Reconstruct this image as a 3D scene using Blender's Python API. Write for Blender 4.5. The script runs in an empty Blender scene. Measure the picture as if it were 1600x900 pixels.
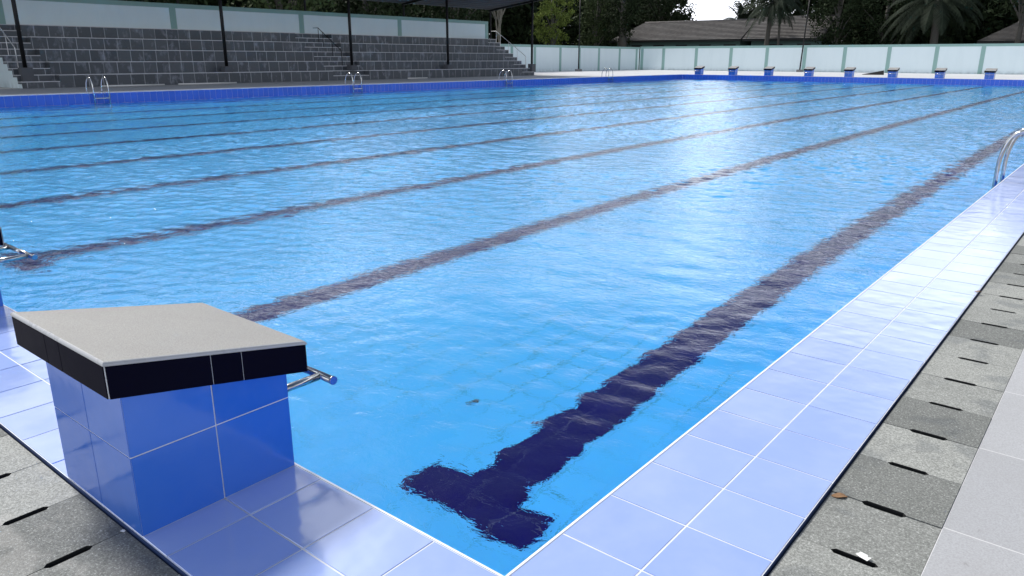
import bpy, math, random
from mathutils import Vector, Matrix, noise as mnoise
R = math.radians
random.seed(7)
S = bpy.context.scene
COL = S.collection

# ------------------------------------------------------------------ helpers
class MB:
    """collects faces for ONE mesh object"""
    def __init__(s): s.v=[]; s.f=[]; s.m=[]; s.sm=[]
    def quad(s, pts, mi=0, smooth=False):
        i=len(s.v); s.v+= [tuple(p) for p in pts]; s.f.append(tuple(range(i,i+len(pts)))); s.m.append(mi); s.sm.append(smooth)
    def box(s, a, b, mi=0, skip=''):
        x0,y0,z0=a; x1,y1,z1=b
        i=len(s.v)
        s.v+=[(x0,y0,z0),(x1,y0,z0),(x1,y1,z0),(x0,y1,z0),(x0,y0,z1),(x1,y0,z1),(x1,y1,z1),(x0,y1,z1)]
        for k,f in (('d',(3,2,1,0)),('u',(4,5,6,7)),('s',(0,1,5,4)),('e',(1,2,6,5)),('n',(2,3,7,6)),('w',(3,0,4,7))):
            if k in skip: continue
            s.f.append(tuple(i+q for q in f)); s.m.append(mi); s.sm.append(False)
    def hexa(s, P, mi=0):
        i=len(s.v); s.v+=[tuple(p) for p in P]
        for f in ((3,2,1,0),(4,5,6,7),(0,1,5,4),(1,2,6,5),(2,3,7,6),(3,0,4,7)):
            s.f.append(tuple(i+q for q in f)); s.m.append(mi); s.sm.append(False)
    def tube(s, path, r, n=12, mi=0, cap=True):
        path=[Vector(p) for p in path]; rs = r if isinstance(r,(list,tuple)) else [r]*len(path)
        i0=len(s.v); ref=None
        for k,p in enumerate(path):
            if k==0: t=path[1]-p
            elif k==len(path)-1: t=p-path[k-1]
            else: t=(path[k+1]-p).normalized()+(p-path[k-1]).normalized()
            t.normalize()
            if ref is None:
                ref=Vector((0,0,1)) if abs(t.z)<.9 else Vector((1,0,0))
            u=t.cross(ref).normalized(); w=u.cross(t).normalized(); ref=w
            for j in range(n):
                a=2*math.pi*j/n
                s.v.append(tuple(p+(u*math.cos(a)+w*math.sin(a))*rs[k]))
        for k in range(len(path)-1):
            for j in range(n):
                a=i0+k*n+j; b=i0+k*n+(j+1)%n
                s.f.append((a,b,b+n,a+n)); s.m.append(mi); s.sm.append(True)
        if cap:
            s.f.append(tuple(i0+j for j in range(n))[::-1]); s.m.append(mi); s.sm.append(False)
            e=i0+(len(path)-1)*n
            s.f.append(tuple(e+j for j in range(n))); s.m.append(mi); s.sm.append(False)
    def build(s, name, mats, parent=None, loc=None):
        me=bpy.data.meshes.new(name); me.from_pydata(s.v,[],s.f)
        if not isinstance(mats,(list,tuple)): mats=[mats]
        for m in mats: me.materials.append(m)
        me.polygons.foreach_set('material_index', s.m); me.polygons.foreach_set('use_smooth', s.sm)
        me.update()
        o=bpy.data.objects.new(name,me); COL.objects.link(o)
        if parent: o.parent=parent
        if loc: o.location=loc
        return o
def arc_path(pts, rad, n=6):
    """polyline with rounded corners"""
    pts=[Vector(p) for p in pts]; out=[pts[0]]
    for a,b,c in zip(pts,pts[1:],pts[2:]):
        d1=(a-b).normalized(); d2=(c-b).normalized()
        r=min(rad,(a-b).length*.49,(c-b).length*.49)
        p=b+d1*r; q=b+d2*r
        for k in range(n+1):
            t=k/n; out.append((1-t)**2*p+2*t*(1-t)*b+t*t*q)
    out.append(pts[-1]); return out
def tag(o,label=None,cat=None,group=None,kind=None):
    if label: o['label']=label
    if cat: o['category']=cat
    if group: o['group']=group
    if kind: o['kind']=kind
    return o
def empty(name,loc=(0,0,0),rz=0,label=None,cat=None,group=None):
    o=bpy.data.objects.new(name,None); COL.objects.link(o); o.location=loc; o.rotation_euler=(0,0,rz)
    o.empty_display_size=.2
    return tag(o,label,cat,group)
def copy_tree(o,parent=None):
    c=o.copy(); COL.objects.link(c)
    if parent: c.parent=parent
    for ch in list(o.children): copy_tree(ch,c)
    return c

# ------------------------------------------------------------------ materials
class NT:
    def __init__(s,name,world=False):
        s.mat=bpy.data.materials.new(name); s.mat.use_nodes=True; s.t=s.mat.node_tree; s.t.nodes.clear()
        s.out=s.t.nodes.new('ShaderNodeOutputMaterial')
    def n(s,typ,**kw):
        nd=s.t.nodes.new(typ)
        for k,v in kw.items():
            if k.startswith('_'): setattr(nd,k[1:],v)
            else: nd.inputs[k.replace('__',' ')].default_value=v
        return nd
    def l(s,a,b): s.t.links.new(a,b)
    def val(s,x,sock):
        if isinstance(x,(int,float)): sock.default_value=x
        else: s.l(x,sock)
    def math(s,op,a,b=0.0,c=None):
        nd=s.t.nodes.new('ShaderNodeMath'); nd.operation=op
        s.val(a,nd.inputs[0]); s.val(b,nd.inputs[1])
        if c is not None: s.val(c,nd.inputs[2])
        return nd.outputs[0]
    def mix(s,f,a,b,blend='MIX'):
        nd=s.t.nodes.new('ShaderNodeMix'); nd.data_type='RGBA'; nd.blend_type=blend
        s.val(f,nd.inputs[0])
        for q,x in ((6,a),(7,b)):
            if isinstance(x,(tuple,list)): nd.inputs[q].default_value=(x[0],x[1],x[2],1)
            else: s.l(x,nd.inputs[q])
        return nd.outputs[2]
    def coords(s,kind='Object'):
        return s.n('ShaderNodeTexCoord').outputs[kind]
    def geo(s): return s.n('ShaderNodeNewGeometry')
    def noise(s,vec,scale,detail=3,rough=.5,dist=0):
        nd=s.n('ShaderNodeTexNoise',Scale=scale,Detail=detail,Roughness=rough,Distortion=dist)
        if vec is not None: s.l(vec,nd.inputs['Vector'])
        return nd.outputs['Fac']
    def mapping(s,vec,scale=(1,1,1),loc=(0,0,0),rot=(0,0,0)):
        nd=s.n('ShaderNodeMapping',Scale=scale,Location=loc,Rotation=rot); s.l(vec,nd.inputs['Vector']); return nd.outputs[0]
    def ramp(s,f,*stops):
        nd=s.n('ShaderNodeValToRGB'); cr=nd.color_ramp
        while len(cr.elements)<len(stops): cr.elements.new(.5)
        for e,(p,c) in zip(cr.elements,stops):
            e.position=p; e.color=(c,c,c,1) if isinstance(c,(int,float)) else (c[0],c[1],c[2],1)
        s.l(f,nd.inputs[0]); return nd.outputs[0]
    def rng(s,f,a,b,c,d):
        nd=s.n('ShaderNodeMapRange'); s.val(f,nd.inputs[0])
        for i,x in enumerate((a,b,c,d)): nd.inputs[i+1].default_value=x
        return nd.outputs[0]
    def bump(s,h,dist,strength=1.0):
        nd=s.n('ShaderNodeBump',Strength=strength,Distance=dist); s.l(h,nd.inputs['Height']); return nd.outputs[0]
    def xyz(s,vec):
        nd=s.n('ShaderNodeSeparateXYZ'); s.l(vec,nd.inputs[0]); return nd.outputs
    def joint(s,x,pitch,width,off=0.0):
        """1 on a joint line of the given width, every pitch metres"""
        a=s.math('ADD',x,pitch*1000+off); a=s.math('DIVIDE',a,pitch); a=s.math('FRACT',a)
        a=s.math('SUBTRACT',a,.5); a=s.math('ABSOLUTE',a)
        return s.math('GREATER_THAN',a,.5-width/pitch/2)
    def cell(s,x,pitch,off=0.0):
        a=s.math('ADD',x,pitch*1000+off); a=s.math('DIVIDE',a,pitch); return s.math('FLOOR',a)
    def white(s,v):
        nd=s.n('ShaderNodeTexWhiteNoise',_noise_dimensions='3D'); s.l(v,nd.inputs['Vector']); return nd.outputs['Value']
    def comb(s,x,y,z=0.0):
        nd=s.n('ShaderNodeCombineXYZ'); s.val(x,nd.inputs[0]); s.val(y,nd.inputs[1]); s.val(z,nd.inputs[2]); return nd.outputs[0]
    def bsdf(s,color,rough=.5,metal=0.0,ior=1.5,normal=None,spec=.5):
        b=s.n('ShaderNodeBsdfPrincipled')
        if isinstance(color,(tuple,list)): b.inputs['Base Color'].default_value=(color[0],color[1],color[2],1)
        else: s.l(color,b.inputs['Base Color'])
        s.val(rough,b.inputs['Roughness']); b.inputs['Metallic'].default_value=metal; b.inputs['IOR'].default_value=ior
        b.inputs['Specular IOR Level'].default_value=spec
        if normal is not None: s.l(normal,b.inputs['Normal'])
        s.l(b.outputs[0],s.out.inputs['Surface']); return b

def glazed(name,color,color2,ior=1.6,rough=.06,wav=.0006,wear=.0,spec=.5):
    """glazed ceramic: slight colour change per tile, wavy glaze, dusty patches"""
    t=NT(name); co=t.coords(); rnd=t.geo().outputs['Random Per Island']
    base=t.mix(rnd,color,color2)
    n1=t.noise(co,5,4,.6)
    base=t.mix(t.math('MULTIPLY',n1,.35),base,(color2[0]*1.15,color2[1]*1.12,color2[2]*1.02))
    n2=t.noise(co,7,2,.5)
    n3=t.noise(co,2.3,5,.65)
    rg=t.rng(n3,.3,.75,rough,rough+.16)
    if wear:
        base=t.mix(t.rng(n3,.45,.8,0,wear),base,(.55,.62,.75))
    t.bsdf(base,rg,ior=ior,normal=t.bump(n2,wav*10,.5),spec=spec)
    return t.mat
M={}
M['coping']=glazed('coping_tile',(.29,.40,.78),(.35,.46,.82),ior=2.8,rough=.08,wav=.0006,wear=.34)
M['block_blue']=glazed('blue_block_tile',(.022,.135,.60),(.034,.165,.66),ior=1.62,rough=.07,wav=.0006,wear=.05)
M['wall_blue']=glazed('deep_blue_tile',(.03,.12,.62),(.04,.14,.68),ior=1.5,rough=.12,wav=.0004)
M['black_tile']=glazed('black_tile',(.004,.004,.012),(.006,.006,.015),ior=1.4,rough=.08,wav=.0002,spec=.008)

def plain(name,color,rough=.5,metal=0,scale=8,var=.12,bump=0,bscale=60,spec=.5):
    t=NT(name); co=t.coords(); n=t.noise(co,scale,5,.6)
    c=t.mix(n,tuple(x*(1-var) for x in color),tuple(min(1,x*(1+var)) for x in color))
    nm=t.bump(t.noise(co,bscale,3),bump) if bump else None
    t.bsdf(c,t.rng(n,.3,.7,max(.02,rough-.08),min(1,rough+.08)),metal,normal=nm,spec=spec); return t.mat
M['grout']=plain('white_grout',(.66,.69,.73),.8,scale=15,var=.2)
M['edge']=plain('coping_edge',(.04,.07,.18),.4)
M['trim']=plain('white_edge_trim',(.78,.80,.84),.5)
M['steel']=plain('stainless_steel',(.50,.51,.51),.16,1.0,scale=20,var=.08)
M['bright_steel']=plain('bright_steel',(.8,.8,.8),.4,.55)
M['painted_steel']=plain('black_painted_steel',(.008,.008,.009),.45,0,spec=.3)
M['channel']=plain('dark_channel',(.012,.013,.013),.9)
M['white_wall']=None

def stone_grate():
    t=NT('grey_grate_stone'); co=t.coords(); x,y,z=t.xyz(co)
    rnd=t.geo().outputs['Random Per Island']
    speck=t.noise(co,170,3,.8); mid=t.noise(co,9,5,.65); blot=t.noise(co,3.2,3,.6)
    base=t.ramp(rnd,(0,(.185,.195,.185)),(.3,(.21,.22,.208)),(.42,(.31,.322,.305)),(1,(.37,.382,.36)))
    base=t.mix(t.rng(speck,.42,.62,0,1.0),base,t.mix(1,base,(.52,.52,.52),'MULTIPLY'))
    base=t.mix(t.rng(speck,.33,.40,.6,0),base,(.6,.62,.6))
    base=t.mix(t.rng(mid,.45,.75,0,.3),base,t.mix(1,base,(.62,.64,.62),'MULTIPLY'))
    wet=t.rng(blot,.54,.60,0,1)
    base=t.mix(t.math('MULTIPLY',wet,.38),base,t.mix(1,base,(.42,.44,.46),'MULTIPLY'))
    sc=t.math('MULTIPLY',t.rng(t.noise(co,75,4,.8,.8),.66,.72,0,.7),t.rng(t.noise(co,6,2),.45,.6,0,1))
    base=t.mix(sc,base,(.62,.65,.64))
    t.bsdf(base,t.math('SUBTRACT',.85,t.math('MULTIPLY',wet,.35)),normal=t.bump(speck,.0016))
    return t.mat
M['grate']=stone_grate()

def deck(name,k,stand_shade=0):
    t=NT(name); co=t.coords(); x,y,z=t.xyz(co)
    j=t.math('MAXIMUM',t.joint(x,.594,.0045,-.81),t.joint(y,.594,.0045,-.386))
    cell=t.white(t.comb(t.cell(x,.594,-.81),t.cell(y,.594,-.386)))
    sp=t.noise(co,190,3,.75); bl=t.noise(co,2.0,5,.6); big=t.noise(co,.25,4,.6); spot=t.noise(co,21,4,.7,.6)
    base=t.mix(cell,(.325*k,.335*k,.35*k),(.375*k,.385*k,.40*k))
    base=t.mix(t.rng(sp,.36,.62,.55,0),base,(.20*k,.20*k,.205*k))
    base=t.mix(t.rng(bl,.45,.75,0,.4),base,(.27*k,.27*k,.275*k))
    base=t.mix(t.rng(big,.5,.8,0,.3),base,(.25*k,.25*k,.25*k))
    base=t.mix(t.rng(spot,.66,.74,0,.45),base,(.17*k,.165*k,.155*k))
    if stand_shade:
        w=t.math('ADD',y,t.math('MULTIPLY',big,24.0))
        base=t.mix(t.rng(w,44.0,66.0,.55,0),base,(.13,.13,.13))  # canopy shade painted into the deck colour beside the stand
    base=t.mix(t.math('MULTIPLY',j,.8),base,(.62,.62,.62))
    t.bsdf(base,.62,normal=t.bump(sp,.0006)); return t.mat
M['deck']=deck('pale_deck_tile',1.18); M['far_deck']=deck('far_deck_glare_tile',1.75,1)  # far deck: same tile made paler, backlit glare put into its colour

def pool_floor():
    t=NT('pool_floor_tile'); co=t.coords(); x,y,z=t.xyz(co)
    j=t.math('MAXIMUM',t.joint(x,.25,.010),t.joint(y,.25,.010))
    cell=t.white(t.comb(t.cell(x,.25),t.cell(y,.25)))
    base=t.mix(cell,(.060,.455,.94),(.075,.485,.97))
    bl=t.noise(co,.5,4,.6)
    base=t.mix(t.rng(bl,.45,.8,0,.3),base,(.10,.45,.86))
    g=t.rng(t.noise(co,1.3,3),.40,.66,.04,.62)
    base=t.mix(t.math('MULTIPLY',j,g),base,(.02,.17,.26))
    t.bsdf(base,.8,spec=0.0); return t.mat
M['pool_floor']=pool_floor()
def lane():
    t=NT('navy_lane_tile'); co=t.coords(); n=t.noise(co,4,4)
    x,y,z=t.xyz(co)
    j=t.math('MAXIMUM',t.joint(x,.25,.008),t.joint(y,.25,.008))
    b=t.mix(n,(.002,.001,.075),(.004,.003,.11))
    g=t.rng(t.noise(co,1.6,3),.45,.6,0,.6)
    b=t.mix(t.math('MULTIPLY',j,g),b,(.10,.13,.20))
    t.bsdf(b,.8,spec=0.0); return t.mat
M['lane']=lane()

def water():
    t=NT('pool_water'); co=t.coords()
    # only the finest ripples are bump; the waves themselves are in the mesh
    ws=t.mapping(co,scale=(1.0,1.5,1),rot=(0,0,R(-25)))
    gust=t.rng(t.noise(co,.16,3,.6),.3,.7,.6,1.3)
    dv=t.n('ShaderNodeVectorMath',_operation='DISTANCE'); t.l(co,dv.inputs[0]); dv.inputs[1].default_value=(-.9,.6,ZW)
    calm=t.rng(dv.outputs['Value'],1.4,5.5,.40,1.0)
    h=t.math('MULTIPLY',t.noise(ws,13.0,3,.6,.5),.0078)
    h=t.math('MULTIPLY',t.math('MULTIPLY',h,gust),calm)
    nm=t.bump(h,1.0,1.0)
    g=t.n('ShaderNodeBsdfGlass',Roughness=0.0,IOR=1.333); g.inputs['Color'].default_value=(.97,.995,1,1)
    t.l(nm,g.inputs['Normal']); t.l(g.outputs[0],t.out.inputs['Surface']); return t.mat
def water_mesh():
    """the rippled water sheet: a sum of many small wind waves on a fine grid"""
    import numpy as np
    nx,ny=760,1500
    xs=np.linspace(-W,0,nx+1); ys=np.linspace(0,L,ny+1)
    X,Y=np.meshgrid(xs,ys); X=X.astype(np.float32); Y=Y.astype(np.float32)
    rs=np.random.RandomState(12)
    H=np.zeros_like(X); 
    def waves(n,l0,l1,slope,spread):
        out=np.zeros_like(X)
        for k in range(n):
            lam=np.exp(rs.uniform(np.log(l0),np.log(l1))); kk=2*np.pi/lam
            a=math.radians(105)+rs.normal(0,spread)
            amp=slope*math.sqrt(2.0/n)/kk
            ph=(X*math.cos(a)+Y*math.sin(a))*kk+rs.uniform(0,6.283)
            out+=amp*(np.sin(ph)+.18*np.sin(2*ph+1.2)).astype(np.float32)
        return out
    def field(n,l0,l1):
        f=np.zeros_like(X)
        for k in range(n):
            lam=rs.uniform(l0,l1); a=rs.uniform(0,6.283)
            f+=np.sin((X*math.cos(a)+Y*math.sin(a))*6.283/lam+rs.uniform(0,6.283)).astype(np.float32)
        return f/math.sqrt(n/2)
    dist=np.sqrt((X+.9)**2+(Y-.6)**2)
    calm=np.interp(dist,[1.4,6.5,14,40],[.45,1.0,1.0,1.0]).astype(np.float32)
    g1=1+.28*field(10,5,16); g2=1+.35*field(10,3,11)
    H=waves(40,.155,.30,WAVE[0],.75)*np.clip(g2,.3,2)+waves(26,.30,.62,WAVE[1],.6)*np.clip(g1,.35,2)+waves(16,.62,1.9,WAVE[2],.5)
    H*=calm
    V=np.stack([X,Y,ZW+H],-1).reshape(-1,3)
    idx=np.arange((nx+1)*(ny+1)).reshape(ny+1,nx+1)
    F=np.stack([idx[:-1,:-1],idx[:-1,1:],idx[1:,1:],idx[1:,:-1]],-1).reshape(-1)
    me=bpy.data.meshes.new('water'); nf=nx*ny
    me.vertices.add(len(V)); me.vertices.foreach_set('co',V.astype(np.float32).ravel())
    me.loops.add(nf*4); me.loops.foreach_set('vertex_index',F.astype(np.int32))
    me.polygons.add(nf); me.polygons.foreach_set('loop_start',np.arange(0,nf*4,4,dtype=np.int32))
    me.polygons.foreach_set('use_smooth',np.ones(nf,dtype=bool))
    me.materials.append(M['water']); me.update(calc_edges=True)
    o=bpy.data.objects.new('water',me); COL.objects.link(o); tag(o,kind='structure')
WAVE=(.062,.036,.010)
M['water']=None

def riser():
    t=NT('dark_riser_tile'); co=t.coords(); x,y,z=t.xyz(co)
    rowz=t.cell(z,.54)
    j=t.joint(t.math('ADD',y,t.math('MULTIPLY',rowz,.17)),.63,.030)
    cell=t.white(t.comb(t.cell(t.math('ADD',y,t.math('MULTIPLY',rowz,.17)),.63),rowz))
    base=t.mix(cell,(.056,.066,.076),(.084,.095,.107))
    st=t.noise(t.mapping(co,scale=(1,1.5,1.0)),1.5,5,.62,.25)
    up=t.rng(st,.55,.72,0,.8)
    base=t.mix(up,base,(.26,.28,.33))
    fine=t.noise(co,6,5,.7)
    base=t.mix(t.rng(fine,.5,.8,0,.35),base,(.03,.03,.033))
    jn=t.math('MULTIPLY',j,t.rng(t.noise(co,1.1,3),.35,.6,.4,.95))
    base=t.mix(jn,base,(.40,.42,.45))
    t.bsdf(base,.42); return t.mat
M['riser']=riser()
M['nosing']=plain('pale_step_edge',(.60,.61,.63),.6,scale=3,var=.35)
M['footing']=plain('dark_grey_footing',(.085,.09,.10),.7,scale=3,var=.3)
M['concrete']=plain('grey_concrete',(.20,.20,.20),.85,scale=4,var=.2,bump=.004,bscale=30)

def wallpaint(name,c,dirt):
    t=NT(name); co=t.coords(); x,y,z=t.xyz(co)
    n=t.noise(t.mapping(co,scale=(1,1,.25)),1.5,5,.65)
    base=t.mix(t.rng(n,.45,.85,0,.4),c,dirt)
    g=t.noise(co,3,4,.6)
    foot=t.math('MULTIPLY',t.rng(z,.02,.35,.6,0),t.rng(g,.35,.7,0,1))
    base=t.mix(foot,base,(dirt[0]*.6,dirt[1]*.6,dirt[2]*.58))
    t.bsdf(base,.8,normal=t.bump(t.noise(co,30,4),.004)); return t.mat
M['white_wall']=wallpaint('white_wall_paint',(.76,.87,.89),(.64,.76,.78))
M['green']=wallpaint('sage_green_paint',(.29,.46,.425),(.23,.37,.34))
M['plate']=None
def granite():
    t=NT('grey_granular_plate'); co=t.coords(); sp=t.noise(co,300,3,.75); b=t.noise(co,5,4)
    base=t.mix(t.rng(sp,.35,.65,0,1),(.205,.202,.192),(.375,.37,.352))
    base=t.mix(t.rng(b,.4,.8,0,.25),base,(.20,.197,.19))
    t.bsdf(base,.55,normal=t.bump(sp,.0012)); return t.mat
M['plate']=granite()
M['plate_edge']=plain('bullnose_edge',(.40,.41,.42),.3)

def leafmat(name,a,b,dead=None):
    t=NT(name); rnd=t.geo().outputs['Random Per Island']; co=t.coords()
    n=t.noise(co,.9,3,.6)
    f=t.math('ADD',t.math('MULTIPLY',rnd,.5),t.math('MULTIPLY',t.rng(n,.3,.7,0,1),.5))
    c=t.mix(f,a,b)
    t.bsdf(c,.7,spec=.08); return t.mat
M['leaf_dark']=leafmat('dark_foliage',(.009,.016,.008),(.034,.052,.023))
M['leaf_mid']=leafmat('mid_green_foliage',(.024,.040,.018),(.08,.11,.045))
M['leaf_bright']=leafmat('yellow_green_foliage',(.04,.07,.015),(.25,.31,.075))
M['frond']=leafmat('palm_frond_green',(.010,.016,.011),(.038,.052,.034))
M['bark']=plain('grey_bark',(.09,.085,.075),.9,scale=12,var=.4,bump=.02,bscale=18)
M['pale_bark']=plain('pale_bark',(.20,.19,.16),.9,scale=12,var=.3)
def rooftile():
    t=NT('grey_roof_tile'); co=t.coords(); x,y,z=t.xyz(co)
    rw=t.cell(z,.155); 
    cell=t.white(t.comb(t.cell(t.math('ADD',x,t.math('MULTIPLY',rw,.15)),.3),rw))
    base=t.mix(cell,(.075,.071,.07),(.125,.118,.114))
    n=t.noise(co,.6,4); base=t.mix(t.rng(n,.5,.8,0,.5),base,(.17,.17,.17))
    t.bsdf(base,.8); return t.mat
M['roof']=rooftile()
M['house_wall']=plain('dark_green_plaster',(.08,.14,.135),.85)
M['dark']=plain('dark_opening_row_shade',(.01,.012,.012),.6)
M['purlin']=plain('purlin_steel',(.13,.13,.14),.5)
M['roof_sheet']=plain('dark_roof_sheet',(.012,.012,.014),.7)
M['white_paint']=plain('white_pipe',(.7,.7,.68),.4)
M['dry_leaf']=plain('dry_leaf_brown',(.20,.11,.05),.7,scale=40,var=.4)
M['sunk_leaf']=plain('sunk_leaf',(.02,.035,.03),.7)
M['paper']=plain('white_scrap',(.78,.79,.77),.7)
def ground():
    t=NT('ground_soil'); co=t.coords(); n=t.noise(co,.4,6,.65)
    t.bsdf(t.mix(n,(.05,.06,.03),(.12,.10,.07)),.95); return t.mat
M['ground']=ground()

# ------------------------------------------------------------------ pool dimensions (m)
T=.25; W=28.9; L=57.75; ZW=-.37; ZF=-1.30

M['water']=water()
# ground: one sheet round the pool, out to the horizon
m=MB(); e=600; z=-.06
xa,xb,ya,yb=-W-.6,.6,-.6,L+.6
for a,b in (((-e,-e),(xa,e)),((xb,-e),(e,e)),((xa,-e),(xb,ya)),((xa,yb),(xb,e))):
    m.quad([(a[0],a[1],z),(b[0],a[1],z),(b[0],b[1],z),(a[0],b[1],z)])
tag(m.build('ground',M['ground']),kind='structure')
# deck
m=MB(); z=-.004
xa,xb,ya,yb=-W-.515,.81,-.81,L+.515
X0,X1,Y0,Y1=-45.2,22.0,-18.0,78.7
for a,b in (((xb,Y0),(X1,yb)),((xa,Y0),(xb,ya))):
    m.box((a[0],a[1],-.10),(b[0],b[1],z),skip='d')
tag(m.build('deck',M['deck']),kind='structure')
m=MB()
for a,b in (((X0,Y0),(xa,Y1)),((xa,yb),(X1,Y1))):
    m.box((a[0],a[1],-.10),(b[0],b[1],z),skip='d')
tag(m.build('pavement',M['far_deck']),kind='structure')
# pool basin
m=MB()
m.quad([(-W,0,ZF),(0,0,ZF),(0,L,ZF),(-W,L,ZF)])
tag(m.build('pool_floor',M['pool_floor']),kind='structure')
def wall_tiles():
    """four basin walls: blue tile band above and just under the water, pale blue below"""
    m=MB(); zt=.004; zb=-.62
    def panel(p,q,n,lo,hi,mi):
        p=Vector(p);q=Vector(q);n=Vector(n)
        m.quad([p+Vector((0,0,lo)),q+Vector((0,0,lo)),q+Vector((0,0,hi)),p+Vector((0,0,hi))],mi)
    sides=[((-W,0,0),(0,0,0),(0,1,0)),((0,0,0),(0,L,0),(-1,0,0)),((0,L,0),(-W,L,0),(0,-1,0)),((-W,L,0),(-W,0,0),(1,0,0))]
    for p,q,n in sides:
        p=Vector(p);q=Vector(q);n=Vector(n); d=(q-p).normalized(); ln=(q-p).length
        m.quad([p+Vector((0,0,ZF)),q+Vector((0,0,ZF)),q+Vector((0,0,zb)),p+Vector((0,0,zb))],2)
        off=n*-.003
        m.quad([p+off+Vector((0,0,zb)),q+off+Vector((0,0,zb)),q+off+Vector((0,0,zt)),p+off+Vector((0,0,zt))],1)
        k=int(round(ln/T)); g=.004
        for i in range(k):
            a=p+d*(i*ln/k+g/2); b=p+d*((i+1)*ln/k-g/2)
            for lo,hi in ((-.365,.0),(-.62,-.369)):
                m.quad([a+Vector((0,0,lo)),b+Vector((0,0,lo)),b+Vector((0,0,hi)),a+Vector((0,0,hi))],0)
    o=m.build('pool_wall',[M['wall_blue'],M['grout'],M['pool_floor']]); tag(o,kind='structure')
wall_tiles()
# lane markings with T ends
lanes=[-1.20-2.92*k for k in range(10)]
for x in lanes:
    m=MB(); z=ZF+.004; h=.165
    m.quad([(x-h,1.36,z),(x+h,1.36,z),(x+h,L-1.36,z),(x-h,L-1.36,z)])
    for y0,y1 in ((1.06,1.36),(L-1.36,L-1.06)):
        m.quad([(x-.40,y0,z),(x+.40,y0,z),(x+.40,y1,z),(x-.40,y1,z)])
    tag(m.build('lane_marking',M['lane']),kind='structure')
# water sheet
water_mesh()

# coping: two rows of bevelled glazed tiles on a grout bed, all round
def coping():
    m=MB(); zt=.012; zg=.0099; g=.0052; bv=.0015
    rnd=random.Random(3)
    def tile(cx,cy,hx=T/2,hy=T/2):
        hx-=g/2; hy-=g/2
        tx=max(-.004,min(.004,rnd.gauss(0,.0022))); ty=max(-.004,min(.004,rnd.gauss(0,.0022))); dz=rnd.uniform(0,.0004)
        c=[]
        i=len(m.v)
        for sx,sy in ((-1,-1),(1,-1),(1,1),(-1,1)):
            m.v.append((cx+sx*hx,cy+sy*hy,zg+.0003))
        for sx,sy in ((-1,-1),(1,-1),(1,1),(-1,1)):
            px,py=sx*(hx-bv),sy*(hy-bv)
            m.v.append((cx+px,cy+py,zt+dz+tx*px+ty*py))
        m.f.append((i+4,i+5,i+6,i+7)); m.m.append(0); m.sm.append(False)
        for k in range(4):
            m.f.append((i+k,i+(k+1)%4,i+4+(k+1)%4,i+4+k)); m.m.append(0); m.sm.append(False)
    nx=int(round(W/T))
    for r in (0,1):
        o=T/2+r*T
        y=-.5+T/2
        while y<L+.5: tile(o,y); tile(-W-o,y); y+=T
        for k in range(nx):
            x=-T/2-k*T*(W/T/nx)
            tile(x,-o); tile(x,L+o)
    # grout bed with its dark outer edge and white nose
    q=.5
    for a,b in (((0,-q),(q,L+q)),((-W-q,-q),(-W,L+q)),((-W,-q),(0,0)),((-W,L),(0,L+q))):
        m.quad([(a[0],a[1],zg),(b[0],a[1],zg),(b[0],b[1],zg),(a[0],b[1],zg)],1)
    A=[(-W-q,-q),(q,-q),(q,L+q),(-W-q,L+q)]
    for k in range(4):
        p,r=A[k],A[(k+1)%4]
        m.quad([(p[0],p[1],-.09),(r[0],r[1],-.09),(r[0],r[1],zg),(p[0],p[1],zg)],2)
    n=.007; zn=.0125
    for a,b in (((-n,-n),(.0,L+n)),((-W,-n),(-W+n,L+n)),((-W+n,0),(-n,n)),((-W+n,L-n),(-n,L))):
        m.box((a[0],a[1],.004),(b[0],b[1],zn),3)
    tag(m.build('pool_coping',[M['coping'],M['grout'],M['edge'],M['trim']]),kind='structure')
coping()
# drainage strip: stone grates with pointed slots on every joint, over a dark channel
def strip():
    m=MB(); P=.2965; w=.303; rnd=random.Random(5)
    def tile(o,d,nrm):
        # o corner on the coping side, d along the pool edge, nrm away from it
        o=Vector(o);d=Vector(d);nrm=Vector(nrm); g=.0015
        s0,s1,t=.100,.200,.0125; tip=.011
        dz=rnd.gauss(0,.0007)
        pts=[(g,0),(g,s0-tip),(t,s0),(t,s1),(g,s1+tip),(g,w),(P-g,w),(P-g,s1+tip),(P-t,s1),(P-t,s0),(P-g,s0-tip),(P-g,0)]
        V=[o+d*a+nrm*b for a,b in pts]
        flip=(d.cross(nrm)).z<0
        top=[v+Vector((0,0,-.002+dz)) for v in V]; bot=[v+Vector((0,0,-.045)) for v in V]
        n=len(V); i=len(m.v); m.v+=[tuple(v) for v in top]+[tuple(v) for v in bot]
        f=tuple(range(i,i+n)); m.f.append(f if not flip else f[::-1]); m.m.append(0); m.sm.append(False)
        for k in range(n):
            q=(i+k,i+n+k,i+n+(k+1)%n,i+(k+1)%n); m.f.append(q if not flip else q[::-1]); m.m.append(1 if k in (1,2,3,7,8,9) else 0); m.sm.append(False)  # slot walls coloured like the channel, painted shade inside the slots
    y=.672-P*5
    while y<L: tile((.506,y,0),(0,1,0),(1,0,0)); y+=P
    x=-.97+P*5
    while x>-W: tile((x,-.506,0),(-1,0,0),(0,-1,0)); x-=P
    m.quad([(.5,-.81,-.05),(.812,-.81,-.05),(.812,L,-.05),(.5,L,-.05)],1)
    m.quad([(-W,-.812,-.051),(.6,-.812,-.051),(.6,-.5,-.051),(-W,-.5,-.051)],1)
    tag(m.build('gutter_strip',[M['grate'],M['channel']]),kind='structure')
strip()

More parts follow.
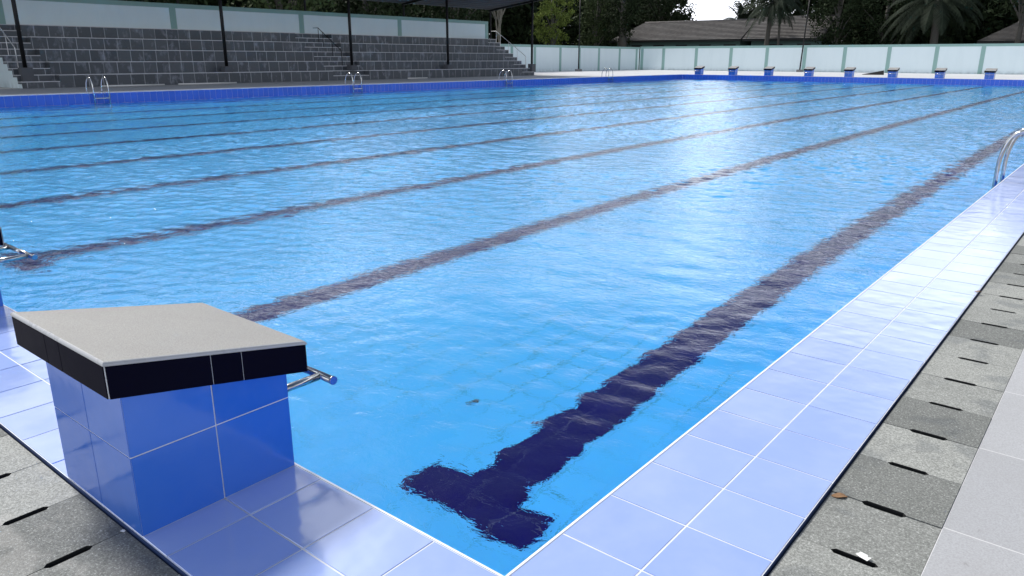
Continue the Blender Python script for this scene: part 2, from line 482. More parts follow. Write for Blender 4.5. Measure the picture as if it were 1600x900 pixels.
# ------------------------------------------------------------------ starting blocks (local: pool is +y, front face on y=0)
def make_block():
    root=empty('starting_block')
    hx=.2475; D=.5
    zt=lambda y: .44-.2*(y+.5)            # underside of the sloping slab
    b=MB(); e=.002
    y0,y1=-D+.002,-.004
    b.hexa([(-hx+e,y0+e,.0125),(hx-e,y0+e,.0125),(hx-e,y1-e,.0125),(-hx+e,y1-e,.0125),
            (-hx+e,y0+e,zt(y0)+.01),(hx-e,y0+e,zt(y0)+.01),(hx-e,y1-e,zt(y1)+.01),(-hx+e,y1-e,zt(y1)+.01)],1)
    g=.0022
    zr=[(.0145,.254-g),(.254+g,9)]
    def tilepanel(p,q,n):
        # vertical tiles between plan points p,q, proud of the body
        p=Vector(p+(0,));q=Vector(q+(0,));n=Vector(n)
        for a,c in ((0+g,.5*(q-p).length-g),(.5*(q-p).length+g,(q-p).length-g)):
            d=(q-p).normalized(); A=p+d*a; C=p+d*c
            for lo,hi in zr:
                hA=min(hi,zt(A.y)+.008); hC=min(hi,zt(C.y)+.008)
                b.hexa([A-n*.004+Vector((0,0,lo)),C-n*.004+Vector((0,0,lo)),C+Vector((0,0,lo)),A+Vector((0,0,lo)),
                        A-n*.004+Vector((0,0,hA)),C-n*.004+Vector((0,0,hC)),C+Vector((0,0,hC)),A+Vector((0,0,hA))],0)
    tilepanel((hx,y0),(hx,y1),(1,0,0)); tilepanel((-hx,y1),(-hx,y0),(-1,0,0))
    tilepanel((-hx,y0),(hx,y0),(0,-1,0)); tilepanel((hx,y1),(-hx,y1),(0,1,0))
    b.build('base',[M['block_blue'],M['grout']],root)
    # slab: black tiled edge on a grout core
    s=MB(); sx=.302; ya,yb=-.547,.040; th=.100
    Z=lambda y,k: .460-.2*(y+.547)+k
    def slab(x0,x1,yA,yB,k0,k1,mi):
        s.hexa([(x0,yA,Z(yA,k0)),(x1,yA,Z(yA,k0)),(x1,yB,Z(yB,k0)),(x0,yB,Z(yB,k0)),
                (x0,yA,Z(yA,k1)),(x1,yA,Z(yA,k1)),(x1,yB,Z(yB,k1)),(x0,yB,Z(yB,k1))],mi)
    slab(-sx+.003,sx-.003,ya+.003,yb-.003,.001,th-.013,1)
    cx=[-sx+.0035,-.065,.030,sx-.0035]; cy=[ya+.0035,-.270,-.178,yb-.0035]
    for a,c in zip(cx,cx[1:]):
        slab(a+.0017,c-.0017,ya,ya+.006,.0,th-.013,0); slab(a+.0017,c-.0017,yb-.006,yb,.0,th-.013,0)
    for a,c in zip(cy,cy[1:]):
        slab(sx-.006,sx,a+.0017,c-.0017,.0,th-.013,0); slab(-sx,-sx+.006,a+.0017,c-.0017,.0,th-.013,0)
    s.build('slab',[M['black_tile'],M['grout']],root)
    p=MB()
    n=5; x0,x1=-sx-.001,sx+.001; yA,yB=ya-.001,yb+.001
    rings=[]
    for k in range(n+1):
        a=k/n*math.pi/2; ins=.007*(1-math.cos(a)); up=th-.011+.011*math.sin(a)
        rings.append([(x0+ins,yA+ins,Z(yA+ins,up)),(x1-ins,yA+ins,Z(yA+ins,up)),(x1-ins,yB-ins,Z(yB-ins,up)),(x0+ins,yB-ins,Z(yB-ins,up))])
    for r0,r1 in zip(rings,rings[1:]):
        for k in range(4): p.quad([r0[k],r0[(k+1)%4],r1[(k+1)%4],r1[k]],1)
    p.quad(rings[-1],0); p.quad(rings[0][::-1],1)
    p.build('top_plate',[M['plate'],M['plate_edge']],root)
    h=MB(); zb=.235; r=.0135
    h.tube([(-.215,.192,zb),(.215,.192,zb)],r,16); 
    for x in (-.15,.15): h.tube([(x,-.02,zb),(x,.192,zb)],r*.98,16)
    for x in (-.215,.215): h.tube([(x-.004,.192,zb),(x+.004,.192,zb)],r*1.12,16)
    h.build('grab_bar',M['steel'],root)
    return root
B=make_block()
B.location=(-1.127,0,0)
tag(B,'starting block nearest the camera, with grey sloping top and black rim','starting block','starting blocks')
b2=copy_tree(B); b2.location=(-3.69,0,0)
b2['label']='starting block cut by the left picture edge, only its steel grab bar showing'
fx=[-27.6,-24.69,-21.8,-18.74,-15.87,-12.96,-10.01,-7.1]
flab=['far blue starting block standing nearest the far left pool corner','second far blue starting block from the far left pool corner',
 'third far blue starting block, just left of the two palm trunks','fourth far blue starting block, beside the black lamp post on the wall side',
 'fifth far blue starting block, just left of the dark folded board','sixth far blue starting block, just right of the dark folded board',
 'seventh far blue starting block, below the big drooping palm','eighth far blue starting block, last one before the right picture edge']
for x,lb in zip(fx,flab):
    o=copy_tree(B); o.location=(x,L,0); o.rotation_euler=(0,0,math.pi); o.scale=(1.06,1.06,1.24); o['label']=lb

# ------------------------------------------------------------------ pool ladders (local: pool at +x, coping edge on x=0)
def make_ladder():
    root=empty('pool_ladder')
    for y in (-.27,.27):
        path=arc_path([(.10,y,-1.05),(.10,y,.30),(.0,y,.56),(-.28,y,.56),(-.47,y,.30),(-.47,y,.0)],.16,7)
        m=MB(); m.tube(path,.021,12); o=m.build('rail',M['steel'],root)
        f=MB()
        f.tube([(-.47,y,.004),(-.47,y,.022)],.045,16); f.build('flange',M['steel'],o)
    for z in (-.17,-.45,-.73):
        m=MB(); m.box((.055,-.27,z-.015),(.135,.27,z+.012)); m.build('step',M['steel'],root)
    return root
Ld=make_ladder(); Ld.location=(-W,11.40,0)
tag(Ld,'steel pool ladder in front of the left end of the grey stand','pool ladder','pool ladders')
for y,lb in ((23.42,'steel pool ladder on the far long side, in front of the middle stairs'),
             (35.06,'steel pool ladder on the far long side, in front of the right end stairs'),
             (46.45,'steel pool ladder on the far long side, in front of the white panelled wall')):
    o=copy_tree(Ld); o.location=(-W,y,0); o['label']=lb
o=copy_tree(Ld); o.location=(.04,8.62,0); o.rotation_euler=(0,0,math.pi)
o['label']='steel pool ladder on the near right coping, cut by the right picture edge'

# ------------------------------------------------------------------ grandstand
def grandstand():
    root=empty('grandstand',(-35.9,0,0),label='long stepped stand of dark grey tiles with pale step edges under the black canopy',cat='grandstand')
    d=.85; h=.54; xb=-4.2
    seg=[(12.75,27.55),(30.25,45.25)]
    def stepbox(m,ya,yb,x,zlo,zhi,back=None):
        back=xb if back is None else back
        m.box((back,ya,zlo),(x,yb,zhi-.03),0)
        m.box((back,ya-.0,zhi-.03),(x+.012,yb+.0,zhi),1)
    for i in range(5):
        m=MB()
        for a,b in seg:
            stepbox(m,a,b,-d*i,max(0,h*i) if i else -.02,h*(i+1))
        m.build('tier',[M['riser'],M['nosing']],root)
    for a,b in ((11.25,12.75),(27.55,30.25),(45.25,46.75)):
        m=MB()
        for k in range(10):
            stepbox(m,a+.003,b-.003,-d/2*k-.002,h/2*k if k else -.02,h/2*(k+1))
        s=m.build('staircase',[M['riser'],M['nosing']],root)
    # painted end wall under the left stairs and the right ones
    for y in (11.25,46.75):
        m=MB(); s=-1 if y<20 else 1
        pts=[(.0,-.02)]
        for k in range(10):
            pts+=[(-d/2*k-.03,h/2*(k+1)-.10)] if k==0 else [(-d/2*k-.03,h/2*k-.10),(-d/2*k-.03,h/2*(k+1)-.10)]
        pts+=[(xb,h*5-.1),(xb,-.02)]
        pts[0]=(-.03,-.02)
        V=[(x,y+s*.006,z) for x,z in pts]
        m.quad(V if s<0 else V[::-1]); m.build('end_wall',M['white_wall'],root)
    return root
GS=grandstand()
# hand rails on the stand
def rail(y,mat,label,lo=0,top=10,r=.022):
    d=.425; h=.27
    root=empty('handrail',(-35.9,y,0),label=label,cat='handrail',group='handrails on the stand stairs')
    z=lambda k: h*(k+1)
    P=lambda k,dz=.86:(-d*k-.15,0,z(k)+dz)
    q=P(top); path=[(q[0]-.5,0,q[2]),q,P(lo),(P(lo)[0],0,z(lo))]
    m=MB(); m.tube(arc_path(path,.06,3),r,8); m.build('top_rail',mat,root)
    for k in sorted(set(list(range(lo+2,top,2))+[top])):
        m=MB(); m.tube([(-d*k-.15,0,z(k)-.005),(-d*k-.15,0,z(k)+.86)],r*.8,8); m.build('post',mat,root)
rail(11.55,M['bright_steel'],'silver handrail on the left end stairs of the grey stand',2,9)
rail(29.05,M['painted_steel'],'dark handrail on the middle stairs of the grey stand',2,7)  # black stands in for the shadow on this rail
rail(46.4,M['bright_steel'],'silver handrail on the right end stairs of the grey stand',1,8)

# canopy over the stand
def canopy():
    root=empty('canopy',(-36.3,0,0),label='black lean-to canopy with ribbed underside on thin posts over the stand',cat='canopy')
    zr=lambda x: 5.42+.125*x
    y0,y1=-6.0,47.4; xa,xb=-4.35,1.9
    m=MB(); t=.03
    m.hexa([(xa,y0,zr(xa)+.16),(xb,y0,zr(xb)+.16),(xb,y1,zr(xb)+.16),(xa,y1,zr(xa)+.16),
            (xa,y0,zr(xa)+.19),(xb,y0,zr(xb)+.19),(xb,y1,zr(xb)+.19),(xa,y1,zr(xa)+.19)])
    m.build('roof_sheet',M['roof_sheet'],root)
    n=11
    for k in range(n):
        x=xa+.04+(xb-xa-.14)*k/(n-1)
        m=MB(); m.box((x,y0,zr(x)+.05),(x+.07,y1-.03,zr(x)+.155)); m.build('purlin',M['purlin'],root)
    ys=[2.6,11.61,21.04,29.29,37.6,46.94]
    for y in ys:
        m=MB(); m.hexa([(xa,y-.05,zr(xa)-.10),(xb,y-.05,zr(xb)-.10),(xb,y+.05,zr(xb)-.10),(xa,y+.05,zr(xa)-.10),
                        (xa,y-.05,zr(xa)+.045),(xb,y-.05,zr(xb)+.045),(xb,y+.05,zr(xb)+.045),(xa,y+.05,zr(xa)+.045)])
        m.build('rafter',M['painted_steel'],root)
        m=MB(); m.tube([(0,y,.82),(0,y,zr(0)-.09)],.085,12); p=m.build('post',M['painted_steel'],root)
        m=MB(); low=0.0 if (y<12 or y>46) else .54
        if y>46: low=.27
        if y>3: m.box((-.2,y-.22,low),(.2,y+.22,.84)); m.build('footing',M['footing'],p)
        # rear post on the stand's back
        m=MB(); m.box((-4.25,y-.05,0),(-4.15,y+.05,zr(-4.2)-.1)); m.build('rear_post',M['painted_steel'],root)
canopy()

# ------------------------------------------------------------------ walls
def panel_wall(label,p,q,h,pil,base=0.0,face=1,t=.12):
    """white rendered wall with sage pilasters and top band; p->q along the wall, face: side towards the pool"""
    p=Vector(p);q=Vector(q); d=(q-p).normalized(); ln=(q-p).length; n=Vector((d.y,-d.x))*face
    root=empty('boundary_wall',(p.x,p.y,base),math.atan2(d.y,d.x),label,'wall')
    s=-face
    def bx(m,a,b,o0,o1,z0,z1):
        y0,y1=sorted((s*o0,s*o1)); m.box((a,y0,z0),(b,y1,z1))
    m=MB(); bx(m,0,ln,-t,0,-.05,h-.22); m.build('panel',M['white_wall'],root)
    m=MB(); bx(m,0,ln,-t-.02,.035,h-.22,h); m.build('top_band',M['green'],root)
    for a in pil:
        m=MB(); bx(m,a-.17,a+.17,-t-.01,.03,-.05,h-.222); m.build('pilaster',M['green'],root)
    return root
ysL=[52.6,56.2,59.8,63.5,67.1,70.8,74.5]
panel_wall('white panelled wall behind the top row of the stand',(-40.18,0),(-40.18,46.25),4.02,[4.1,12.3,20.5,28.7,36.85,46.08],0,1)
panel_wall('white panelled wall running from the stand to the far corner',(-45.3,36),(-45.3,78.8),2.50,[y-36 for y in (38.5,42.1,45.6,49.2,52.3,55.5,59.0,63.2,66.6,70.3,74.5,78.2)],0,1)
panel_wall('long white wall with sage pilasters behind the far starting blocks',(-45.18,78.8),(18,78.8),2.56,[x+45.18 for x in (-44.9,-42.14,-38.12,-34.11,-30.19,-26.3,-22.46,-18.45,-14.44,-10.79,-6.9,-3.0,1,5,9,13)],0,1)

# lamp posts
def lamp(x,y,label,h,lean=0):
    root=empty('lamp_post',(x,y,0),label=label,cat='lamp post',group='black lamp posts along the walls')
    m=MB(); m.box((-.25,-.25,-.01),(.25,.25,.22)); m.build('footing',M['concrete'],root)
    m=MB(); m.tube([(0,0,.2),(lean*.5,0,h*.5),(lean,0,h)],[.07,.06,.05],10); pl=m.build('pole',M['painted_steel'],root)
    m=MB(); m.tube([(lean,0,h-.05),(lean,0,h+.12),(lean,0,h+.3)],[.05,.16,.10],10); m.build('lamp_head',M['painted_steel'],root)
lamp(-26.2,77.5,'thin black lamp post against the far wall, beside a sage pilaster',7.5,.25)
lamp(-43.8,64.3,'thin black lamp post by the wall between the stand and the far corner',7.0)

# ------------------------------------------------------------------ house behind the far wall
def house(x0,x1,label,name='house',eY=86.0,rY=90.5,ez=3.38,rz=5.68,hip=True,step=None):
    root=empty(name,((x0+x1)/2,rY,0),label=label,cat='house')
    ox,oy=(x0+x1)/2,rY
    w=MB(); w.box((x0+.8-ox,eY+.7-oy,0),(x1-ox-.3,2*rY-eY-.7-oy,ez-.05)); w.build('wall',M['house_wall'],root)
    r=MB(); hx=x0+(2.6 if hip else 0)
    rows=15
    def rp(t,x):  return (x-ox, eY-oy+(rY-eY)*t, ez+(rz-ez)*t)
    for k in range(rows):
        t0=k/rows; t1=(k+1)/rows; xa0=x0+(hx-x0)*t0; xa1=x0+(hx-x0)*t1
        A=Vector(rp(t0,xa0));Bq=Vector(rp(t0,x1));C=Vector(rp(t1,x1));D=Vector(rp(t1,xa1)); up=Vector((0,-.0,.075))
        r.quad([A+up,Bq+up,C,D],0); r.quad([A,Bq,Bq+up,A+up],1)  # row lips coloured near black as painted shadow lines
    r.quad([rp(0,x1),rp(1,x1),(x1-ox,rY-eY,ez)],0)
    r.quad([(x0-ox,eY-oy,ez),(hx-ox,0,rz),(x0-ox,rY-eY,ez)][::-1],0)
    r.quad([(x0-ox,rY-eY,ez),(hx-ox,0,rz),(x1-ox,0,rz),(x1-ox,rY-eY,ez)][::-1],0)
    rf=r.build('roof',[M['roof'],M['dark']],root)
    m=MB(); m.tube([(hx-ox,0,rz+.03),(x1-ox,0,rz+.03)],.10,8); m.build('ridge_cap',M['roof'],rf)
    m=MB(); m.box((x0-ox,eY-oy-.04,ez-.2),(x1-ox,eY-oy-.005,ez-.02)); m.build('fascia',M['dark'],rf)
    k=0; x=x0+3.0
    while x<x1-2:
        m=MB(); m.box((x-ox,eY+.65-oy,1.3),(x+1.5-ox,eY+.695-oy,2.86)); m.build('window',M['dark'],root); x+=3.1
    return root
house(-54.0,-36.3,'long low house with grey tiled hip roof behind the far wall')
house(-36.15,-27.2,'taller grey roofed house end behind the two palm trunks','house',eY=86.2,rY=90.5,ez=3.38,rz=5.82,hip=False)
house(-12.6,2.0,'blue grey roofed house at the far right behind the wall','house',eY=86.5,rY=90.5,ez=2.9,rz=4.7,hip=True)

# ------------------------------------------------------------------ trees
def leaf(m,p,s,rnd,up=.3):
    n=Vector((rnd.gauss(0,1),rnd.gauss(0,1),rnd.gauss(0,1)+up)); 
    if n.length<1e-3: n=Vector((0,0,1))
    n.normalize(); a=n.orthogonal().normalized(); q=rnd.random()*6.283
    b=n.cross(a); u=a*math.cos(q)+b*math.sin(q); w=n.cross(u)
    L1=s*rnd.uniform(.7,1.3); W1=L1*.42
    m.quad([p-u*L1*.5,p+w*W1*.5-u*L1*.05,p+u*L1*.5,p-w*W1*.5-u*L1*.05])
def crown_pts(rnd,n,rx,rz,zc,low=.0):
    out=[]
    while len(out)<n:
        v=Vector((rnd.uniform(-1,1),rnd.uniform(-1,1),rnd.uniform(-1,1)))
        if v.length>1 or v.length<.35: continue
        k=.8+.3*mnoise.noise(v*1.7+Vector((rnd.random()*.1,n,0)))
        out.append(Vector((v.x*rx*k,v.y*rx*k,zc+v.z*rz*k)))
    return out
def crown_mesh(m,rnd,clumps,per,rx,rz,zc,leaf_s,off=Vector((0,0,0)),cr=.28):
    pts=crown_pts(rnd,clumps,rx,rz,zc)
    for c in pts:
        r=cr*rx*rnd.uniform(.6,1.25)
        for k in range(per):
            v=Vector((rnd.gauss(0,.5),rnd.gauss(0,.5),rnd.gauss(0,.42)))*r
            leaf(m,off+c+v,leaf_s,rnd)
    return pts
def tree(x,y,h,r,label,mat,seed,base=.15,clumps=90,per=55,leaf_s=.34,bark='bark',tr=.22,name='tree',cr=.28,group='trees beyond the walls'):
    rnd=random.Random(seed)
    root=empty(name,(x,y,-.05),rnd.uniform(0,6.28),label,'tree',group)
    zb=h*base; rz=(h-zb)/2; zc=zb+rz
    m=MB(); pts=crown_mesh(m,rnd,clumps,per,r,rz,zc,leaf_s,cr=cr)
    m.build('crown',M[mat],root)
    t=MB(); top=Vector((rnd.uniform(-.3,.3),rnd.uniform(-.3,.3),h*.72))
    t.tube([(0,0,0),(top.x*.3,top.y*.3,h*.3),tuple(top)],[tr*1.3,tr,tr*.35],9)
    for c in pts[:14]:
        s=Vector((top.x*.3,top.y*.3,0))*.8+Vector((0,0,max(h*.12,c.z-r*.9)))
        mid=(s+c)/2+Vector((0,0,.15*r))
        t.tube([s,mid,c],[tr*.42,tr*.26,tr*.1],6,cap=False)
    t.build('trunk',M[bark],root)
    return root
def bare_tree(x,y,h,label,seed):
    rnd=random.Random(seed)
    root=empty('tree',(x,y,0),0,label,'tree','trees beyond the walls')
    t=MB(); lf=MB()
    def grow(p,d,ln,r,lvl):
        q=p+d*ln; mid=p+d*ln*.5+Vector((rnd.gauss(0,.06),rnd.gauss(0,.06),0))*ln
        t.tube([p,mid,q],[r,r*.85,r*.65],6,cap=False)
        if lvl==0 or r<.012:
            for k in range(7): leaf(lf,q+Vector((rnd.gauss(0,.3),rnd.gauss(0,.3),rnd.gauss(0,.25))),.26,rnd)
            return
        for k in range(3 if lvl<3 else 4):
            a=rnd.uniform(0,6.28); sp=rnd.uniform(.25,.6)
            dd=(d+Vector((math.cos(a),math.sin(a),.25))*sp).normalized()
            grow(q,dd,ln*rnd.uniform(.6,.85),r*.6,lvl-1)
    grow(Vector((0,0,0)),Vector((.03,.05,1)).normalized(),h*.33,.16,4)
    lf.build('crown',M['leaf_mid'],root); t.build('trunk',M['pale_bark'],root)
def palm(x,y,h,fl,label,seed,nf=26,tr=.2,droop=1.0,name='palm_tree'):
    rnd=random.Random(seed)
    root=empty(name,(x,y,-.05),rnd.random()*6,label,'palm tree','trees beyond the walls')
    t=MB(); bend=Vector((rnd.uniform(-.3,.3),rnd.uniform(-.2,.2),0))
    t.tube([bend*(k/6)**2+Vector((0,0,h*k/6)) for k in range(7)],[tr*(1.35 if k==0 else 1.0-.25*k/6) for k in range(7)],10); t.build('trunk',M['bark'],root)
    m=MB(); c=bend+Vector((0,0,h))
    for i in range(nf):
        az=i*2.399+rnd.uniform(-.2,.2); el=R(rnd.uniform(-15,80)) if i%3 else R(rnd.uniform(-40,10))
        d=Vector((math.cos(az)*math.cos(el),math.sin(az)*math.cos(el),math.sin(el))); side=Vector((-math.sin(az),math.cos(az),0))
        p=c.copy(); pts=[p.copy()]; n=14; ln=fl*rnd.uniform(.8,1.1)
        for k in range(n):
            d=(d+Vector((0,0,-.13*droop*(k/n+.35)))).normalized(); p=p+d*ln/n; pts.append(p.copy())
        m.tube(pts,[.035*(1-.85*k/n) for k in range(n+1)],4,cap=False)
        for k in range(2,n):
            for sub in (0,.33,.66):
                b=pts[k]+(pts[k+1]-pts[k])*sub; tt=(pts[k+1]-pts[k]).normalized()
                wl=.62*fl/4*math.sin(math.pi*min(1,(k+sub)/n*.9+.12))+.12
                for s in (-1,1):
                    e=b+(side*s*.8+tt*.55+Vector((0,0,-.35-.2*rnd.random()))).normalized()*wl
                    w=tt*.045
                    m.quad([b-w,b+w,e+w*.3,e-w*.3])
    m.build('crown',M['frond'],root)
bare_tree(-48.6,57.4,8.5,'bare pale tree with thin forked limbs beyond the right end stairs',4)
tree(-49.9,68.2,10.5,2.5,'bright yellow green bushy tree standing behind the white wall','leaf_bright',11,.1,120,60,.24,cr=.17)
tree(-55.0,84.3,11.5,3.2,'dull green tree just right of the bright yellow green one','leaf_mid',12,.12,90,55,.32)
tree(-50.2,83.2,13,2.6,'dark tree with hanging vines in front of the low house left end','leaf_dark',13,.08,85,60,.3,tr=.45)
tree(-54.0,99,14.5,4.9,'big dark tree left of the bright sky gap','leaf_dark',14,.16,120,60,.38)
tree(-40.9,101,13,3.3,'dark bushy tree just right of the bright sky gap','leaf_mid',19,.1,95,55,.34)
palm(-40.9,97,5.4,3.6,'bushy green palm rising behind the low grey roof',21,34,.2,.9)
palm(-43.2,99,4.6,2.4,'small palm in the sky gap above the low grey roof',22,20,.14,.9)
palm(-32.43,84,7.2,4.6,'palm with thick grey trunk in front of the house end',23,30,.28,1.1)
palm(-31.2,84.4,7.6,3.4,'palm with slender trunk beside the thick trunked palm',24,20,.15,1.1)
palm(-15.8,84,6.9,6.2,'big oil palm with long drooping fronds over the far wall',25,46,.4,1.05)
tree(-26.0,87.5,12,3.4,'dark bushy tree behind the far lamp post','leaf_dark',15,.05,100,60,.32)
tree(-21.8,89.5,13,4.0,'black green tree between the lamp post and the big oil palm','leaf_dark',16,.05,110,60,.34)
tree(-9.0,84.0,12,3.4,'dark tree in front of the blue grey roof at the far right','leaf_dark',17,.40,80,55,.32)
tree(-3.0,84.0,12,4.2,'dark tree beyond the right picture edge of the far wall','leaf_dark',18,.10,90,55,.34)
labs=['dark tree behind the stand, above its left end','dark tree behind the stand, left of its middle','dark leafy tree showing above the middle of the stand wall',
      'dark tree under the canopy edge behind the stand wall','dark tree behind the right end of the stand wall']
for k,(y,lb) in enumerate(zip((14,23,32,41,50),labs)):
    tree(-47.0-1.5*(k%2),y,9.5+.8*(k%3),4.2,lb,'leaf_dark' if k!=2 else 'leaf_mid',30+k,.18,90,55,.36)
# the wood behind, one dark mass
def woods():
    m=MB(); rnd=random.Random(77)
    spots=[(-58.5-rnd.uniform(0,3),y,rnd.uniform(5,6.2),rnd.uniform(14,17)) for y in range(-8,80,8)]
    spots+=[(x,rnd.uniform(101,108),rnd.uniform(5,6),rnd.uniform(14,17)) for x in (-86,-78,-70,-64.5)]
    spots+=[(-66-rnd.uniform(0,3),y,rnd.uniform(5.5,6.5),rnd.uniform(17,20)) for y in range(-4,84,8)]
    spots+=[(-58.6,107,4.6,15.5)]
    spots+=[(x,rnd.uniform(111,116),5.6,rnd.uniform(15,17)) for x in (-90,-82,-74,-66,-31,-24,-17,-10,-3,4,11,18)]
    spots+=[(x,rnd.uniform(101,107),rnd.uniform(4.8,5.8),rnd.uniform(17.5,21)) for x in (-35.5,-28.5,-21.5,-14.5,-7.5,-.5,7,14,22)]
    spots+=[(x,rnd.uniform(93,96),3.6,rnd.uniform(9.5,12)) for x in (-23.5,-17.5,-12.5,1)]
    for x,y,r,h in spots:
        zb=.2; rz=(h-zb)/2
        crown_mesh(m,rnd,110,44,r,rz,zb+rz,.85,Vector((x,y,0)),.3)
        m.tube([(x,y,-.1),(x,y,h*.6)],[.35,.12],6,mi=1)
    tag(m.build('woods',[M['leaf_dark'],M['bark']]),kind='stuff')
woods()

# ------------------------------------------------------------------ small things
def leafthing(name,x,y,z,s,rz,mat,label,cat,group=None,seed=0):
    rnd=random.Random(seed); m=MB(); n=9; pts=[]
    for k in range(n):
        t=k/(n-1); pts.append((t-.5,math.sin(math.pi*t)**.8*.26*(1+.3*rnd.random())))
    for (a,w),(b,v) in zip(pts,pts[1:]):
        za=.10*math.sin(a*3+1)**2; zb_=.10*math.sin(b*3+1)**2
        for sg in (-1,1):
            q=[(a*s,0,za*s),(b*s,0,zb_*s),(b*s,sg*v*s,(zb_+.16*v)*s),(a*s,sg*w*s,(za+.16*w)*s)]
            m.quad(q if sg>0 else q[::-1])
    o=m.build(name,M[mat]); o.location=(x,y,z); o.rotation_euler=(rnd.uniform(-.1,.1),rnd.uniform(-.1,.1),rz)
    mod=o.modifiers.new('thickness','SOLIDIFY'); mod.thickness=.001
    tag(o,label,cat,group)
leafthing('dry_leaf',.533,.955,-.004,.05,.6,'dry_leaf','curled brown leaf on the grey grate against the coping edge','leaf',seed=1)
leafthing('dead_leaf',.50,3.58,.016,.035,.3,'dry_leaf','small brown leaf fallen on the outer row of coping tiles','leaf',seed=2)
leafthing('sunken_leaf',-1.86,1.93,ZF+.004,.075,.9,'sunk_leaf','dark leaf lying on the pale pool floor beside the lane line','leaf','leaves on the pool floor',seed=3)
leafthing('sunken_leaf',-.62,1.33,ZF+.004,.07,2.0,'sunk_leaf','dark leaf on the pool floor right of the lane T','leaf','leaves on the pool floor',seed=4)
leafthing('sunken_leaf',-.55,1.12,ZF+.004,.055,.2,'sunk_leaf','small dark leaf on the pool floor nearest the right wall','leaf','leaves on the pool floor',seed=5)
leafthing('sunken_leaf',-1.30,.72,ZF+.004,.06,1.2,'sunk_leaf','dark leaf on the pool floor between the lane T and near wall','leaf','leaves on the pool floor',seed=6)
def scrap(x,y,z,s,rz,label):
    m=MB(); rnd=random.Random(9); P=[(-.5,-.3),(-.1,-.36),(.45,-.3),(.5,.2),(.28,.12),(.1,.33),(-.2,.2),(-.45,.3)]
    top=[(a*s,b*s,.012+.15*s*rnd.random()) for a,b in P]; bot=[(a*s,b*s,h-.003) for a,b,h in top]
    m.quad(top); m.quad(bot[::-1])
    for k in range(8): m.quad([bot[k],bot[(k+1)%8],top[(k+1)%8],top[k]])
    o=m.build('paper_scrap',M['paper']); o.location=(x,y,z); o.rotation_euler=(0,0,rz)
    tag(o,label,'litter')
scrap(.675,.69,-.012,.036,-.3,'torn white scrap stuck in the nearest grate slot at right')
scrap(-.97,-.512,-.012,.016,.4,'tiny white scrap in the gap behind the near starting block')
# folded board by the far wall
m=MB(); m.hexa([(-.9,-.25,0),(.75,-.3,0),(.75,.3,0),(-.9,.25,0),(-.88,-.2,.03),(.72,-.1,.34),(.72,.12,.36),(-.88,.2,.035)])
o=m.build('folded_board',M['channel']); o.location=(-16.9,68.5,-.003); o.rotation_euler=(0,0,.2)
tag(o,'dark folded board lying on the far deck behind the starting blocks','board')
# pipes along the foot of the stand
for a,b,lb in ((14.2,17.1,'white pipe on the deck near the left end of the stand'),(17.8,20.9,'white pipe end to end with the left one at the stand foot'),
               (32.9,34.6,'short white pipe on the deck right of the middle stairs')):
    m=MB(); m.tube([(0,a-(a+b)/2,.035),(0,b-(a+b)/2,.035)],.035,8)
    o=m.build('pipe',M['white_paint']); o.location=(-35.3,(a+b)/2,-.003); tag(o,lb,'pipe','white pipes by the stand')

# ------------------------------------------------------------------ sky, sun
SUN_AZ=R(-84); SUN_EL=R(51)         # azimuth from +y towards +x
sd=Vector((math.sin(SUN_AZ)*math.cos(SUN_EL),math.cos(SUN_AZ)*math.cos(SUN_EL),math.sin(SUN_EL)))
Wd=bpy.data.worlds.new('World'); S.world=Wd; Wd.use_nodes=True
nt=Wd.node_tree; nt.nodes.clear()
class WN(NT):
    def __init__(s): s.t=nt
t=WN()
out=t.n('ShaderNodeOutputWorld'); 
sky=t.n('ShaderNodeTexSky',_sky_type='NISHITA',_sun_disc=False,_sun_elevation=SUN_EL,_sun_rotation=SUN_AZ,_altitude=50,_air_density=1.0,_dust_density=1.5)
co=t.coords('Generated')
x,y,z=t.xyz(co)
zz=t.math('ADD',t.math('MAXIMUM',z,0.0),.22)
pl=t.comb(t.math('DIVIDE',x,zz),t.math('DIVIDE',y,zz),0.0)
cl=t.noise(pl,1.1,7,.55,.3)
mask0=t.rng(cl,.50,.66,0,1)
mask=t.math('MAXIMUM',mask0,t.math('MULTIPLY',t.rng(z,.26,.42,1,0),t.rng(cl,.3,.45,.55,1)))
dot=t.n('ShaderNodeVectorMath',_operation='DOT_PRODUCT'); t.l(co,dot.inputs[0]); dot.inputs[1].default_value=sd
hz=t.n('ShaderNodeVectorMath',_operation='DOT_PRODUCT'); t.l(co,hz.inputs[0]); hz.inputs[1].default_value=(math.sin(R(-25)),math.cos(R(-25)),0)
az=t.rng(hz.outputs['Value'],-.2,.75,0,1)
lo=t.math('MULTIPLY',t.rng(z,.0,.12,.7,1),t.rng(z,.25,.42,1,.0))
gl=t.math('MULTIPLY',az,lo)
tex=t.rng(t.noise(pl,2.6,6,.6,.3),.32,.68,.4,1.7)
back=t.math('MULTIPLY',t.math('MAXIMUM',t.math('MULTIPLY',y,-1.0),0.0),.9)
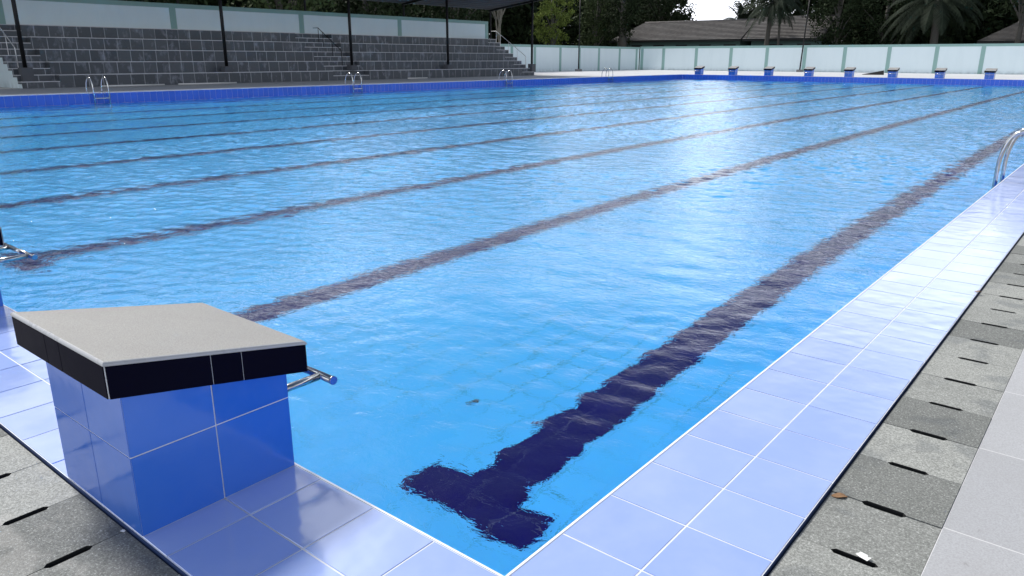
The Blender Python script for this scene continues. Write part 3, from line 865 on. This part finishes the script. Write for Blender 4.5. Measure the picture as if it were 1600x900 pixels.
inten=t.math('MULTIPLY',t.math('ADD',t.math('ADD',t.rng(mask0,.35,1.0,.45,1.15),back),t.math('MULTIPLY',gl,.85)),tex)
cloud=t.n('ShaderNodeVectorMath',_operation='SCALE'); cloud.inputs[0].default_value=(.93,.97,1.06); t.l(inten,cloud.inputs['Scale'])
skyS=t.n('ShaderNodeVectorMath',_operation='SCALE'); t.l(sky.outputs[0],skyS.inputs[0]); skyS.inputs['Scale'].default_value=.065
mixc=t.mix(mask,skyS.outputs[0],cloud.outputs[0])
bg=t.n('ShaderNodeBackground',Strength=1.0); t.l(mixc,bg.inputs['Color']); t.l(bg.outputs[0],out.inputs['Surface'])
sl=bpy.data.lights.new('sun','SUN'); sl.energy=3.5; sl.angle=R(11); sl.color=(1,.96,.9)
so=bpy.data.objects.new('sun',sl); COL.objects.link(so); so.rotation_euler=(-sd).to_track_quat('-Z','Y').to_euler()

# ------------------------------------------------------------------ camera
f,pit,roll,yaw=1177.931,.2960957,.0020886,.6838272
loc=Vector((1.030882,-1.238871,1.274092))
fw=Vector((-math.sin(yaw)*math.cos(pit),math.cos(yaw)*math.cos(pit),-math.sin(pit)))
r=Vector((math.cos(yaw),math.sin(yaw),0)); u=r.cross(fw)
r2=r*math.cos(roll)+u*math.sin(roll); u2=-r*math.sin(roll)+u*math.cos(roll)
cam=bpy.data.cameras.new('camera'); co_=bpy.data.objects.new('camera',cam); COL.objects.link(co_)
mw=Matrix((( r2.x,u2.x,-fw.x,loc.x),(r2.y,u2.y,-fw.y,loc.y),(r2.z,u2.z,-fw.z,loc.z),(0,0,0,1)))
co_.matrix_world=mw
cam.sensor_fit='HORIZONTAL'; cam.sensor_width=36; cam.lens=f/1600*36; cam.clip_start=.05; cam.clip_end=2000
S.camera=co_
S.view_settings.view_transform='Standard'; S.view_settings.look='None'; S.view_settings.exposure=.38; S.view_settings.gamma=1
S.view_settings.use_curve_mapping=False
c=S.cycles
c.use_denoising=True; c.max_bounces=10; c.diffuse_bounces=3; c.glossy_bounces=4; c.transmission_bounces=8
c.caustics_reflective=False; c.caustics_refractive=True; c.sample_clamp_indirect=40.0
